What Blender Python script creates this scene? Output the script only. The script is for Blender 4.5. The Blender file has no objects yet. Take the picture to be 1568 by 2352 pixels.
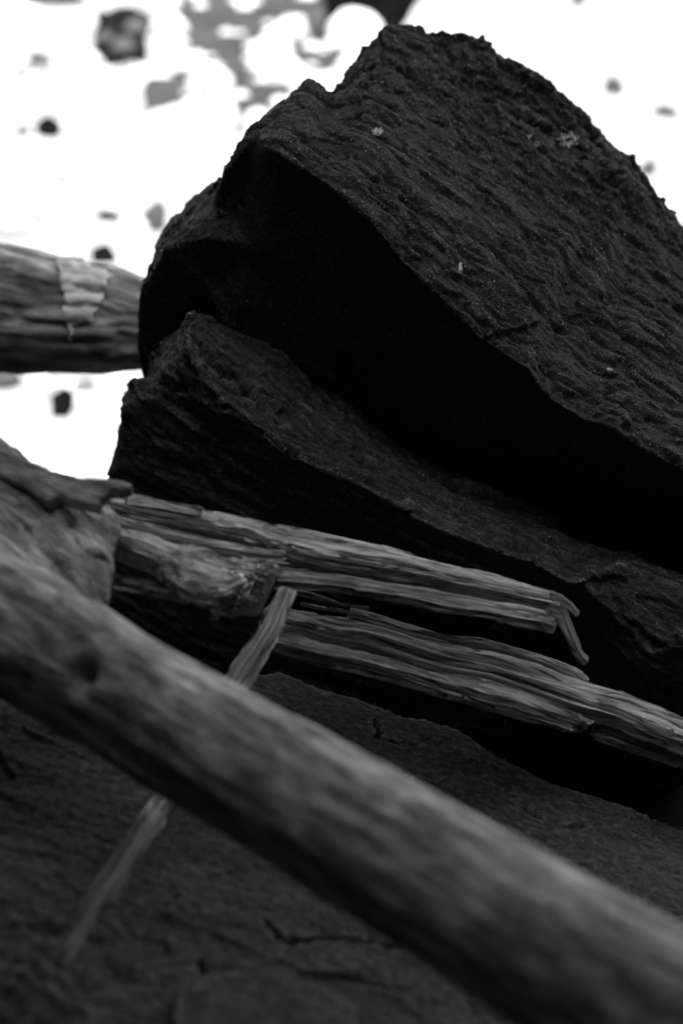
import bpy, bmesh, math, random
import numpy as np
from mathutils import Vector
from mathutils.bvhtree import BVHTree

random.seed(7)
rng = np.random.default_rng(7)
S = bpy.context.scene
COL = S.collection

# ------------------------------------------------------------------ camera
PITCH = math.radians(22)
CAM = np.array([0.0, 0.0, 2.2])
cam_d = bpy.data.cameras.new('camera')
cam = bpy.data.objects.new('camera', cam_d)
COL.objects.link(cam)
cam.location = CAM
cam.rotation_euler = (math.pi / 2 - PITCH, 0, 0)
cam_d.sensor_fit = 'VERTICAL'
cam_d.sensor_height = 36
cam_d.sensor_width = 24
cam_d.lens = 60
cam_d.clip_start = 0.02
cam_d.clip_end = 2000
cam_d.dof.use_dof = True
cam_d.dof.focus_distance = 2.40
cam_d.dof.aperture_fstop = 2.4
S.camera = cam

# ------------------------------------------------------------------ sky and sun
SUN_EL = math.radians(50)
SUN_AZ = math.radians(12)
W = bpy.data.worlds.new('World')
S.world = W
W.use_nodes = True
wn = W.node_tree.nodes
wl = W.node_tree.links
sky = wn.new('ShaderNodeTexSky')
sky.sky_type = 'NISHITA'
sky.sun_disc = False
sky.sun_elevation = SUN_EL
sky.sun_rotation = math.pi - SUN_AZ
bwn = wn.new('ShaderNodeRGBToBW')          # a black and white photograph
wl.new(sky.outputs[0], bwn.inputs[0])
bg = [n for n in wn if n.type == 'BACKGROUND'][0]
wl.new(bwn.outputs[0], bg.inputs['Color'])
bg.inputs['Strength'].default_value = 0.15
sd = bpy.data.lights.new('sun', 'SUN')
sd.energy = 2.0
sd.angle = math.radians(0.5)
sun = bpy.data.objects.new('sun', sd)
COL.objects.link(sun)
sv = Vector((math.sin(SUN_AZ) * math.cos(SUN_EL), -math.cos(SUN_AZ) * math.cos(SUN_EL), math.sin(SUN_EL)))
sun.rotation_euler = sv.to_track_quat('Z', 'Y').to_euler()
sun.location = (0, -4, 12)

S.view_settings.view_transform = 'Standard'
S.view_settings.look = 'None'
S.view_settings.gamma = 1.0
S.view_settings.exposure = 2.6
S.view_settings.use_curve_mapping = False
S.cycles.use_denoising = True
S.cycles.max_bounces = 5

# ------------------------------------------------------------------ helpers
FWD = np.array([0, math.cos(PITCH), -math.sin(PITCH)])
UP = np.array([0, math.sin(PITCH), math.cos(PITCH)])
RT = np.array([1.0, 0, 0])


def P(x, y, d):
    """a point at depth d in front of the lens; x, y on a 1568 x 2352 frame"""
    return CAM + d * (FWD + (x - 784) / 1568 * 0.4 * RT + (1176 - y) / 2352 * 0.6 * UP)


def ray(x, y):
    v = P(x, y, 1.0) - CAM
    return v / np.linalg.norm(v)


_pt = np.random.default_rng(3).permutation(256)
_pt = np.concatenate([_pt, _pt, _pt])
_gr = np.random.default_rng(4).normal(size=(256, 3))
_gr /= np.linalg.norm(_gr, axis=1)[:, None]


def noise(p):
    p = np.asarray(p, float)
    i = np.floor(p).astype(int)
    f = p - i
    i &= 255
    u = f * f * f * (f * (f * 6 - 15) + 10)
    out = 0
    for dx in (0, 1):
        wx = u[:, 0] if dx else 1 - u[:, 0]
        for dy in (0, 1):
            wy = u[:, 1] if dy else 1 - u[:, 1]
            for dz in (0, 1):
                wz = u[:, 2] if dz else 1 - u[:, 2]
                h = _pt[_pt[_pt[(i[:, 0] + dx) & 255] + ((i[:, 1] + dy) & 255)] + ((i[:, 2] + dz) & 255)]
                g = _gr[h]
                out = out + wx * wy * wz * ((f[:, 0] - dx) * g[:, 0] + (f[:, 1] - dy) * g[:, 1] + (f[:, 2] - dz) * g[:, 2])
    return out * 1.6


def fbm(p, octaves=4, gain=0.5, ridged=False):
    p = np.asarray(p, float)
    a, s, o = 1.0, 0.0, 0
    for k in range(octaves):
        n = noise(p * (2.03 ** k) + k * 17.3)
        o = o + a * ((1 - 2 * np.abs(n)) if ridged else n)
        s += a
        a *= gain
    return o / s


def facets(p, seed=0, tilt=1.0):
    """hard-edged chips: every cell is a small randomly tilted plane"""
    p = np.asarray(p, float)
    i0 = np.floor(p).astype(int)
    best = np.full(len(p), 9e9)
    val = np.zeros(len(p))
    for dx in (-1, 0, 1):
        for dy in (-1, 0, 1):
            for dz in (-1, 0, 1):
                c = i0 + [dx, dy, dz]
                h = _pt[_pt[_pt[(c[:, 0] + seed) & 255] + (c[:, 1] & 255)] + (c[:, 2] & 255)]
                d = p - (c + 0.5 + 0.55 * _gr[h])
                r = (d * d).sum(1)
                m = r < best
                best[m] = r[m]
                val[m] = (0.5 * _gr[(h[m] + 91) & 255][:, 0] + tilt * (d[m] * _gr[(h[m] + 37) & 255]).sum(1))
    return val


def lerp_keys(keys, t):
    k = np.array(keys, float)
    return np.array([np.interp(t, k[:, 0], k[:, j]) for j in range(1, k.shape[1])])


def new_obj(name, me, mat=None, parent=None, **props):
    o = bpy.data.objects.new(name, me)
    COL.objects.link(o)
    if mat is not None and me is not None:
        me.materials.clear()
        me.materials.append(mat)
    if parent is not None:
        o.parent = parent
    for k, v in props.items():
        o[k] = v
    return o


def set_attr(me, name, co):
    a = me.attributes.get(name) or me.attributes.new(name, 'FLOAT_VECTOR', 'POINT')
    a.data.foreach_set('vector', np.asarray(co, np.float32).ravel())


def mesh_from(verts, faces, smooth=True):
    me = bpy.data.meshes.new('mesh')
    me.from_pydata([tuple(map(float, v)) for v in verts], [], faces)
    me.update()
    if smooth:
        me.polygons.foreach_set('use_smooth', np.ones(len(me.polygons), bool))
    return me


def hull_shell(pts):
    bm = bmesh.new()
    for p in pts:
        bm.verts.new(tuple(map(float, p)))
    r = bmesh.ops.convex_hull(bm, input=bm.verts)
    bmesh.ops.delete(bm, geom=[v for v in bm.verts if not v.link_faces], context='VERTS')
    bmesh.ops.triangulate(bm, faces=bm.faces)
    bm.verts.index_update()
    v = [tuple(x.co) for x in bm.verts]
    f = [[x.index for x in q.verts] for q in bm.faces]
    bm.free()
    return v, f


def loft_shell(sections):
    """closed body through a list of equally long section polygons"""
    n, m = len(sections), len(sections[0])
    v = [p for s in sections for p in s]
    f = []
    for i in range(n - 1):
        for j in range(m):
            a, b = i * m + j, i * m + (j + 1) % m
            f.append([a, b, b + m, a + m])
    v.append(np.mean(sections[0], axis=0))
    v.append(np.mean(sections[-1], axis=0))
    c0, c1 = len(v) - 2, len(v) - 1
    for j in range(m):
        f.append([c0, (j + 1) % m, j])
        f.append([c1, (n - 1) * m + j, (n - 1) * m + (j + 1) % m])
    return v, f


def get_co(me):
    co = np.empty(len(me.vertices) * 3, np.float32)
    me.vertices.foreach_get('co', co)
    return co.reshape(-1, 3).astype(float)


def get_no(me):
    no = np.empty(len(me.vertices) * 3, np.float32)
    me.vertices.foreach_get('normal', no)
    return no.reshape(-1, 3).astype(float)


def put_co(me, co):
    me.vertices.foreach_set('co', np.asarray(co, np.float32).ravel())
    me.update()


def soften(me, d, it=1):
    """spread a per-vertex value a little over its neighbours"""
    e = np.empty(len(me.edges) * 2, np.int32)
    me.edges.foreach_get('vertices', e)
    a, b = e[0::2], e[1::2]
    n = len(me.vertices)
    cnt = np.bincount(a, minlength=n) + np.bincount(b, minlength=n)
    for _ in range(it):
        sm = np.bincount(a, d[b], n) + np.bincount(b, d[a], n)
        d = 0.8 * d + 0.2 * sm / np.maximum(cnt, 1)
    return d


def remesh(shells, voxel):
    vs, fs = [], []
    for v, f in shells:
        k = len(vs)
        vs += list(v)
        fs += [[i + k for i in q] for q in f]
    me = mesh_from(vs, fs)
    bm = bmesh.new()
    bm.from_mesh(me)
    bmesh.ops.recalc_face_normals(bm, faces=bm.faces)
    bm.to_mesh(me)
    bm.free()
    o = bpy.data.objects.new('tmp', me)
    COL.objects.link(o)
    m = o.modifiers.new('r', 'REMESH')
    m.mode = 'VOXEL'
    m.voxel_size = voxel
    m.use_smooth_shade = True
    dg = bpy.context.evaluated_depsgraph_get()
    dg.update()
    out = bpy.data.meshes.new_from_object(o.evaluated_get(dg))
    bpy.data.objects.remove(o)
    bpy.data.meshes.remove(me)
    out.polygons.foreach_set('use_smooth', np.ones(len(out.polygons), bool))
    return out


def frame_of(s, n):
    s = s / np.linalg.norm(s)
    n = n - s * np.dot(n, s)
    n = n / np.linalg.norm(n)
    return np.array([s, np.cross(n, s), n])


def resample(path, n):
    p = np.array(path, float)
    s = np.concatenate([[0], np.cumsum(np.linalg.norm(np.diff(p, axis=0), axis=1))])
    t = np.linspace(0, s[-1], n)
    return np.stack([np.interp(t, s, p[:, k]) for k in range(p.shape[1])], 1), t


def smooth_path(p, it=2):
    for _ in range(it):
        q = p.copy()
        q[1:-1] = 0.25 * p[:-2] + 0.5 * p[1:-1] + 0.25 * p[2:]
        p = q
    return p


# ------------------------------------------------------------------ materials (all grey: a monochrome photograph)
def mat_new(name):
    m = bpy.data.materials.new(name)
    m.use_nodes = True
    nt = m.node_tree
    b = nt.nodes['Principled BSDF']
    return m, nt, b


def nd(nt, kind, **inp):
    n = nt.nodes.new(kind)
    for k, v in inp.items():
        n.inputs[k].default_value = v
    return n


def ramp(nt, src, stops):
    r = nt.nodes.new('ShaderNodeValToRGB')
    e = r.color_ramp.elements
    while len(e) > 1:
        e.remove(e[-1])
    e[0].position = stops[0][0]
    e[0].color = (stops[0][1],) * 3 + (1,)
    for p, c in stops[1:]:
        x = e.new(p)
        x.color = (c, c, c, 1)
    nt.links.new(src, r.inputs[0])
    return r.outputs[0]


def mixc(nt, a, b, fac=1.0, mode='MULTIPLY'):
    m = nt.nodes.new('ShaderNodeMix')
    m.data_type = 'RGBA'
    m.blend_type = mode
    if isinstance(fac, float):
        m.inputs[0].default_value = fac
    else:
        nt.links.new(fac, m.inputs[0])
    for s, x in ((6, a), (7, b)):
        if isinstance(x, float):
            m.inputs[s].default_value = (x, x, x, 1)
        else:
            nt.links.new(x, m.inputs[s])
    return m.outputs[2]


def coords(nt, attr, scale):
    a = nt.nodes.new('ShaderNodeAttribute')
    a.attribute_name = attr
    m = nt.nodes.new('ShaderNodeVectorMath')
    m.operation = 'MULTIPLY'
    m.inputs[1].default_value = scale
    nt.links.new(a.outputs['Vector'], m.inputs[0])
    return m.outputs[0]


def noise_tex(nt, vec, scale, detail=6, rough=0.6, dist=0.0):
    n = nd(nt, 'ShaderNodeTexNoise', Scale=scale, Detail=detail, Roughness=rough, Distortion=dist)
    nt.links.new(vec, n.inputs['Vector'])
    return n.outputs['Fac']


def bump(nt, b, chain):
    prev = None
    for h, strength, dist in chain:
        n = nd(nt, 'ShaderNodeBump', Strength=strength, Distance=dist)
        nt.links.new(h, n.inputs['Height'])
        if prev:
            nt.links.new(prev, n.inputs['Normal'])
        prev = n.outputs[0]
    nt.links.new(prev, b.inputs['Normal'])


def rock_mat(name, dark, light, stretch=(0.35, 1, 1), speck=0.35, rough=0.75, spec=0.25, bumpk=1.0):
    m, nt, b = mat_new(name)
    v = coords(nt, 'bed', stretch)
    v1 = coords(nt, 'bed', (1, 1, 1))
    big = noise_tex(nt, v, 7, 5, 0.6, 0.4)
    c = ramp(nt, big, [(0.3, dark), (0.7, light)])
    fine = noise_tex(nt, v, 150, 8, 0.7)
    c = mixc(nt, c, ramp(nt, fine, [(0.32, 0.22), (0.5, 0.9), (0.68, 2.2)]), 1.0)
    sp = noise_tex(nt, v1, 420, 2, 0.5)
    spk = ramp(nt, sp, [(0.635, 0.0), (0.70, 1.0)])
    c = mixc(nt, c, speck, spk, 'MIX')
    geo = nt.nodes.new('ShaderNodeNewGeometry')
    c = mixc(nt, c, ramp(nt, geo.outputs['Pointiness'], [(0.44, 0.35), (0.50, 1.0), (0.56, 2.3)]), 1.0)   # paler worn edges; relief shade painted into the pits
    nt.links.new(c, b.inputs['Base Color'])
    b.inputs['Roughness'].default_value = rough
    b.inputs['Specular IOR Level'].default_value = spec
    b1 = noise_tex(nt, v, 60, 10, 0.72)
    b2 = noise_tex(nt, v1, 260, 6, 0.7)
    b3 = noise_tex(nt, v, 22, 6, 0.6, 0.5)
    lines = coords(nt, 'bed', (0.05, 1, 1))
    cr = noise_tex(nt, lines, 34, 5, 0.55, 0.3)
    crk = ramp(nt, cr, [(0.485, 1.0), (0.5, 0.0), (0.515, 1.0)])          # thin bedding cracks
    bump(nt, b, [(crk, 0.35 * bumpk, 0.006), (b3, 0.5 * bumpk, 0.02), (b1, 0.9 * bumpk, 0.014), (b2, 1.0 * bumpk, 0.006)])
    return m


def wood_mat(name, dark, light, sx=0.06, mottled=0.5, rough=0.8, bumpk=1.0, fibre=170.0, mid=0.45, splits=0.0, ms=0.25):
    m, nt, b = mat_new(name)
    v = coords(nt, 'bed', (sx, 1, 1))
    v2 = coords(nt, 'bed', (ms, 1, 1))
    fib = noise_tex(nt, v, fibre, 6, 0.65, 0.2)
    c = ramp(nt, fib, [(0.34, dark), (0.5, (dark + light) * mid), (0.68, light)])
    if splits:
        sp = noise_tex(nt, coords(nt, 'bed', (0.02, 1, 1)), 150, 3, 0.55, 0.1)
        c = mixc(nt, c, ramp(nt, sp, [(0.40, 1.0), (0.455, 1.0), (0.475, 0.12), (0.485, 0.12), (0.51, 1.0)]), splits)      # fibres parted and stained dark
    mo = noise_tex(nt, v2, 22, 4, 0.6, 0.6)
    c = mixc(nt, c, ramp(nt, mo, [(0.33, 1 - mottled), (0.68, 1 + 0.5 * mottled)]), 1.0)
    nt.links.new(c, b.inputs['Base Color'])
    b.inputs['Roughness'].default_value = rough
    b.inputs['Specular IOR Level'].default_value = 0.2
    big = noise_tex(nt, v, fibre * 0.4, 5, 0.6)
    bump(nt, b, [(big, 0.9 * bumpk, 0.010), (fib, 0.8 * bumpk, 0.003)])
    return m


def plain_mat(name, dark, light, scale=9, rough=0.85):
    m, nt, b = mat_new(name)
    tc = nt.nodes.new('ShaderNodeTexCoord')
    n = noise_tex(nt, tc.outputs['Object'], scale, 6, 0.6)
    nt.links.new(ramp(nt, n, [(0.3, dark), (0.7, light)]), b.inputs['Base Color'])
    b.inputs['Roughness'].default_value = rough
    b.inputs['Specular IOR Level'].default_value = 0.2 if light > 0.012 else 0.0
    h = noise_tex(nt, tc.outputs['Object'], scale * 5, 8, 0.65)
    bump(nt, b, [(h, 0.5, 0.02)])
    return m


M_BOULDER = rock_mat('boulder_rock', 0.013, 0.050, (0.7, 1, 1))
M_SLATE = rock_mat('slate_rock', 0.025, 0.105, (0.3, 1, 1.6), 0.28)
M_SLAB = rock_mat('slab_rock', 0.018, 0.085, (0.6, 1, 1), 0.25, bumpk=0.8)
M_LOG = wood_mat('weathered_log', 0.08, 0.44, 0.22, 0.65, fibre=85.0, bumpk=1.3, ms=0.5)
M_SPLINTER = wood_mat('splintered_wood', 0.14, 1.0, 0.022, 0.3, fibre=300.0, bumpk=1.2, mid=0.62, splits=0.9)
M_STUB = wood_mat('rotten_wood', 0.10, 0.85, 0.12, 0.5, fibre=150.0, mid=0.58)
M_STICK = wood_mat('shaded_stick', 0.16, 0.85, 0.05, 0.35, fibre=200.0, mid=0.6, splits=0.8)
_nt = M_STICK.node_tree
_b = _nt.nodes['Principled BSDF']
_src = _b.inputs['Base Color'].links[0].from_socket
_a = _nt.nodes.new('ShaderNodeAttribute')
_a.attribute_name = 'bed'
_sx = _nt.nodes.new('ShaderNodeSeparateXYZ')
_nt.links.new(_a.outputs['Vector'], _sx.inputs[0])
_nt.links.new(mixc(_nt, _src, ramp(_nt, _sx.outputs[0], [(0.24, 1.0), (0.36, 0.22)]), 1.0), _b.inputs['Base Color'])   # the log's shade on the lower end, painted into the colour
M_BARK = wood_mat('bark', 0.12, 0.42, 0.3, 0.5, fibre=90.0)
M_BGLOG = wood_mat('bleached_log', 0.05, 0.72, 0.25, 0.7, fibre=34.0)
M_BGBARK = wood_mat('bleached_bark', 0.6, 0.95, 0.4, 0.3, fibre=40.0)
M_LICHEN = plain_mat('lichen', 0.75, 0.92, 90)
M_SHORE = plain_mat('pale_shingle', 0.70, 0.86, 3)
M_COBBLE = plain_mat('pale_cobble', 0.45, 0.62, 5)
M_DARKSTONE = plain_mat('dark_stone', 0.004, 0.008, 9, 1.0)
M_GREYSTONE = plain_mat('grey_stone', 0.04, 0.085, 9)
M_MIDSTONE = plain_mat('light_grey_stone', 0.12, 0.2, 9)
M_MOUND = plain_mat('dark_ground', 0.02, 0.05, 6)
M_SHADE_WALL = plain_mat('shade_wall_rock', 0.012, 0.03, 1.5)

# ------------------------------------------------------------------ the setting


def build_ground():
    xs = np.concatenate([[-900, -300, -100, -40, -20], np.linspace(-12, 12, 97), [20, 40, 100, 300, 900]])
    ys = np.concatenate([[-900, -200, -50, -15], np.linspace(-6, 30, 145), [40, 70, 130, 300, 900]])
    X, Y = np.meshgrid(xs, ys)
    co = np.stack([X.ravel(), Y.ravel(), np.zeros(X.size)], 1)
    near = np.exp(-((co[:, 0] / 14) ** 2 + ((co[:, 1] - 8) / 16) ** 2))
    co[:, 2] = 0.05 * fbm(co * [0.8, 0.8, 0], 4) * near
    r = np.hypot(co[:, 0] * 0.6, co[:, 1] - 1.5)
    t = np.clip((2.9 - r) / 1.5, 0, 1)
    co[:, 2] += 0.72 * t * t * (3 - 2 * t)
    nx, ny = len(xs), len(ys)
    f = [[j * nx + i, j * nx + i + 1, (j + 1) * nx + i + 1, (j + 1) * nx + i] for j in range(ny - 1) for i in range(nx - 1)]
    me = mesh_from(co, f)
    m, nt, b = mat_new('shore_ground')
    tc = nt.nodes.new('ShaderNodeTexCoord')
    sep = nt.nodes.new('ShaderNodeSeparateXYZ')
    nt.links.new(tc.outputs['Object'], sep.inputs[0])
    n = noise_tex(nt, tc.outputs['Object'], 1.3, 7, 0.6)
    wob = nd(nt, 'ShaderNodeMath')
    wob.operation = 'MULTIPLY_ADD'
    nt.links.new(n, wob.inputs[0])
    wob.inputs[1].default_value = 1.2
    nt.links.new(sep.outputs[1], wob.inputs[2])
    fac = nd(nt, 'ShaderNodeMapRange')
    nt.links.new(wob.outputs[0], fac.inputs[0])
    fac.inputs[1].default_value = 4.6
    fac.inputs[2].default_value = 5.2
    pale = ramp(nt, n, [(0.36, 0.15), (0.52, 0.34)])
    dark = ramp(nt, n, [(0.3, 0.02), (0.7, 0.06)])
    nt.links.new(mixc(nt, dark, pale, fac.outputs[0], 'MIX'), b.inputs['Base Color'])
    b.inputs['Roughness'].default_value = 0.9
    b.inputs['Specular IOR Level'].default_value = 0.1
    return new_obj('ground', me, m, kind='structure', label='pale sunlit shingle shore behind the dark rocks')


def build_shade_wall():
    """added wall, unseen behind the lens, turned forward on both sides to shade the rocks"""
    line = np.array([(-30, 15), (-10, 12), (-4.8, 9.5), (-3.3, 7.2), (-2.6, 5.0), (-2.2, 3.0), (-2.3, 1.2), (-2.0, -0.6), (-1.2, -1.5), (1.2, -1.5), (2.6, -0.9), (3.2, 0.8), (3.3, 2.6), (4.6, 3.9), (9, 4.6), (30, 5.2)], float)
    hk = np.array([4, 4, 5, 5.6, 6.0, 6.3, 6.6, 6.9, 6.9, 6.9, 6.8, 6.2, 5.6, 5.2, 5, 5])
    lean = np.array([0, 0, 0, 0.1, 0.6, 1.0, 1.2, 1.3, 1.2, 1.2, 1.1, 1.0, 0.7, 0.3, 0, 0])     # the wall overhangs
    hk = np.stack([hk, lean], 1)
    lp, ss = resample(np.concatenate([line, hk], 1), 260)
    lp = smooth_path(lp, 6)
    nx, nz = len(lp), 60
    tan = np.gradient(lp[:, :2], axis=0)
    tan /= np.linalg.norm(tan, axis=1)[:, None]
    out = np.stack([tan[:, 1], -tan[:, 0]], 1)              # away from the rocks
    top = lp[:, 2] + 0.3 * fbm(np.stack([ss * 0.8, ss * 0, ss * 0 + 3], 1), 4)
    co = []
    for z in np.linspace(-0.1, 1, nz):
        co.append(np.concatenate([lp[:, :2], (z * top)[:, None]], 1))
    co = np.concatenate(co)
    nn = np.tile(np.concatenate([out, np.zeros((nx, 1))], 1), (nz, 1))
    zz = np.repeat(np.clip(np.linspace(-0.1, 1, nz), 0, 1), nx)
    co -= nn * (np.tile(lp[:, 3], nz) * zz ** 3)[:, None]
    co += nn * ((0.25 + 0.1 * (1 - zz)) * fbm(co * 0.9, 5) + 0.1 * fbm(co * [3, 3, 1], 3))[:, None]
    f = [[k * nx + i, k * nx + i + 1, (k + 1) * nx + i + 1, (k + 1) * nx + i] for k in range(nz - 1) for i in range(nx - 1)]
    n0 = len(co)
    back = np.concatenate([lp[:, :2] + out * 5, top[:, None] + 0.1], 1)
    low = back.copy()
    low[:, 2] = -0.5
    allv = np.concatenate([co, back, low])
    r0 = (nz - 1) * nx
    for i in range(nx - 1):
        f.append([r0 + i, r0 + i + 1, n0 + i + 1, n0 + i])
        f.append([n0 + i, n0 + i + 1, n0 + nx + i + 1, n0 + nx + i])
    return new_obj('shade_wall', mesh_from(allv, f), M_SHADE_WALL, kind='structure', label='added dark wall, out of view, that shades the rocks')


ground = build_ground()
shade_wall = build_shade_wall()

# ------------------------------------------------------------------ the three great rocks
# big boulder: lit sloping top between silhouette and ridge, undercut black face below
B_S = [(-.10, 490, 424, 2.70), (-.06, 506, 402, 2.66), (0, 545, 343, 2.62), (.06, 580, 290, 2.66), (.13, 640, 232, 2.70), (.18, 690, 196, 2.72), (.21, 720, 177, 2.74), (.235, 745, 186, 2.76),
       (.26, 762, 204, 2.78), (.30, 795, 160, 2.80), (.35, 835, 100, 2.82), (.40, 880, 57, 2.84), (.46, 940, 48, 2.86),
       (.52, 1010, 65, 2.87), (.58, 1080, 80, 2.87), (.63, 1130, 97, 2.87), (.645, 1145, 127, 2.87), (.69, 1200, 145, 2.87),
       (.73, 1245, 163, 2.87), (.77, 1285, 200, 2.87), (.80, 1310, 228, 2.87), (.83, 1350, 248, 2.87), (.87, 1385, 277, 2.87),
       (.90, 1410, 320, 2.87), (.93, 1450, 345, 2.86), (.96, 1475, 395, 2.86), (.98, 1500, 440, 2.85), (1.02, 1540, 480, 2.84),
       (1.06, 1568, 528, 2.83), (1.25, 1780, 780, 2.76)]
B_R = [(-.10, 488, 440, 2.66), (-.06, 504, 420, 2.63), (0, 545, 362, 2.60), (.04, 592, 310, 2.57), (.07, 608, 328, 2.53), (.13, 646, 352, 2.50), (.21, 700, 385, 2.49), (.30, 769, 431, 2.48), (.38, 804, 466, 2.47),
       (.46, 850, 500, 2.46), (.54, 885, 545, 2.45), (.58, 920, 590, 2.45), (.64, 975, 640, 2.44), (.69, 1010, 680, 2.44),
       (.73, 1060, 730, 2.43), (.77, 1110, 780, 2.42), (.83, 1160, 815, 2.42), (.87, 1210, 845, 2.41), (.90, 1240, 895, 2.41),
       (.94, 1285, 930, 2.40), (.98, 1340, 962, 2.40), (1.02, 1395, 975, 2.39), (1.06, 1480, 1030, 2.38), (1.12, 1568, 1080, 2.37),
       (1.25, 1780, 1190, 2.34)]
B_C = [(-.10, 430, 640, 2.74), (0, 470, 640, 2.70), (.13, 520, 790, 2.72), (.3, 620, 860, 2.74), (.46, 760, 950, 2.75), (.58, 860, 1050, 2.75), (.69, 960, 1110, 2.73),
       (.77, 1060, 1160, 2.71), (.87, 1180, 1220, 2.69), (.98, 1300, 1280, 2.67), (1.06, 1430, 1340, 2.65), (1.25, 1780, 1500, 2.62)]


def build_boulder():
    secs = []
    for t in np.linspace(-0.10, 1.25, 140):
        s, r, c = (lerp_keys(k, t) for k in (B_S, B_R, B_C))
        ps, pr, pc = P(*s), P(*r), P(*c)
        m1 = P(*(0.7 * s + 0.3 * r)) + UP * 0.012
        m2 = P(*(0.35 * s + 0.65 * r)) + UP * 0.012
        d1 = P(*(0.8 * r + 0.2 * c)) - FWD * -0.012
        d2 = P(*(0.45 * r + 0.55 * c)) + FWD * 0.02
        b1 = ps + np.array([0, 0.30, -0.14])
        b2 = pc + np.array([0, 0.40, 0.0])
        secs.append([ps, m1, m2, pr, d1, d2, pc, b2, b1])
    shells = [loft_shell(secs)]
    # the shoulder on its left
    L = [P(*q) for q in [(500, 412, 2.92), (440, 460, 2.97), (395, 500, 3.0), (362, 553, 3.0), (350, 592, 2.84), (326, 655, 2.78), (320, 700, 2.80),
                         (318, 770, 2.84), (330, 880, 2.90), (497, 480, 2.66), (470, 545, 2.65), (385, 572, 2.70), (600, 560, 2.62), (600, 380, 2.70),
                         (640, 800, 2.82), (560, 900, 2.88),
                         (500, 470, 3.25), (390, 600, 3.25), (360, 880, 3.15), (650, 900, 3.2), (650, 450, 3.2)]]
    shells.append(hull_shell(L))
    me = remesh(shells, 0.0038)
    co, no = get_co(me), get_no(me)
    bed = frame_of(P(1300, 900, 2.45) - P(760, 420, 2.50), UP)
    q = co @ bed.T
    set_attr(me, 'bed', q)
    lit = np.clip((no @ UP) * 1.6, 0, 1)
    top = np.clip((co[:, 1] - 2.66) / 0.16, 0, 1) * np.clip((co[:, 0] - 0.06) / 0.15, 0.12, 1)      # toward the far, lumpy rim
    qw = q + 0.02 * np.stack([fbm(q * 9, 2), fbm(q * 9 + 30, 2), fbm(q * 9 + 60, 2)], 1)
    d = 0.014 * fbm(q * [2.2, 6, 6], 3)
    k_ = 0.3 + 0.7 * lit
    chip = np.clip(0.55 + 1.5 * fbm(q * [2.2, 4.5, 4.5] + 40, 3), 0.06, 1.3) * k_      # flat planes and broken stretches
    d += 0.0060 * facets(qw * [3.0, 9, 8], 3, 0.9) * k_
    d += 0.0060 * facets(qw * [11, 30, 26], 7, 0.8) * chip
    d += 0.0052 * facets(qw * [26, 75, 66], 11, 0.85) * (0.1 * k_ + 0.9 * chip)
    d += 0.0030 * fbm(qw * [20, 50, 50] + 5, 3, 0.6) * k_
    step = fbm(qw * [5, 18, 12] + 11, 4, 0.5, True)
    d -= 0.030 * np.clip(step - 0.60, 0, 1) * lit
    d += 0.0022 * fbm(q * [90, 140, 140], 2, 0.65)
    lump = fbm(q * [8, 13, 13] + 3, 4, 0.5)
    lump2 = fbm(q * [26, 34, 34] + 8, 3, 0.5)
    d += top * (0.026 * np.floor(lump * 4) / 3 + 0.010 * lump2)
    d = soften(me, d, 1)
    put_co(me, co + no * d[:, None])
    o = new_obj('boulder', me, M_BOULDER, label='big dark boulder with a sloping grainy top, highest of the rocks',
                category='boulder')
    return o, me


boulder, boulder_me = build_boulder()

L_U = [(0, 437, 714, 2.62), (.05, 500, 742, 2.66), (.1, 560, 767, 2.68), (.18, 660, 812, 2.70), (.3, 780, 905, 2.72), (.42, 880, 990, 2.72), (.54, 985, 1055, 2.70),
       (.64, 1080, 1098, 2.68), (.78, 1220, 1163, 2.66), (.9, 1330, 1212, 2.63), (1, 1425, 1268, 2.56)]
L_L = [(0, 424, 806, 2.53), (.05, 470, 880, 2.51), (.1, 520, 930, 2.50), (.18, 600, 990, 2.48), (.23, 640, 1030, 2.47), (.30, 700, 1065, 2.46), (.42, 830, 1118, 2.44),
       (.5, 900, 1145, 2.43), (.55, 960, 1180, 2.42), (.62, 1030, 1220, 2.41), (.7, 1100, 1245, 2.40), (.78, 1180, 1275, 2.39), (.84, 1240, 1292, 2.38),
       (.92, 1310, 1330, 2.37), (.97, 1390, 1315, 2.38), (1, 1430, 1300, 2.40)]
L_F = [(0, 380, 1100, 2.70), (.3, 640, 1550, 2.76), (.6, 960, 1750, 2.76), (1, 1400, 1900, 2.74)]


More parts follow.
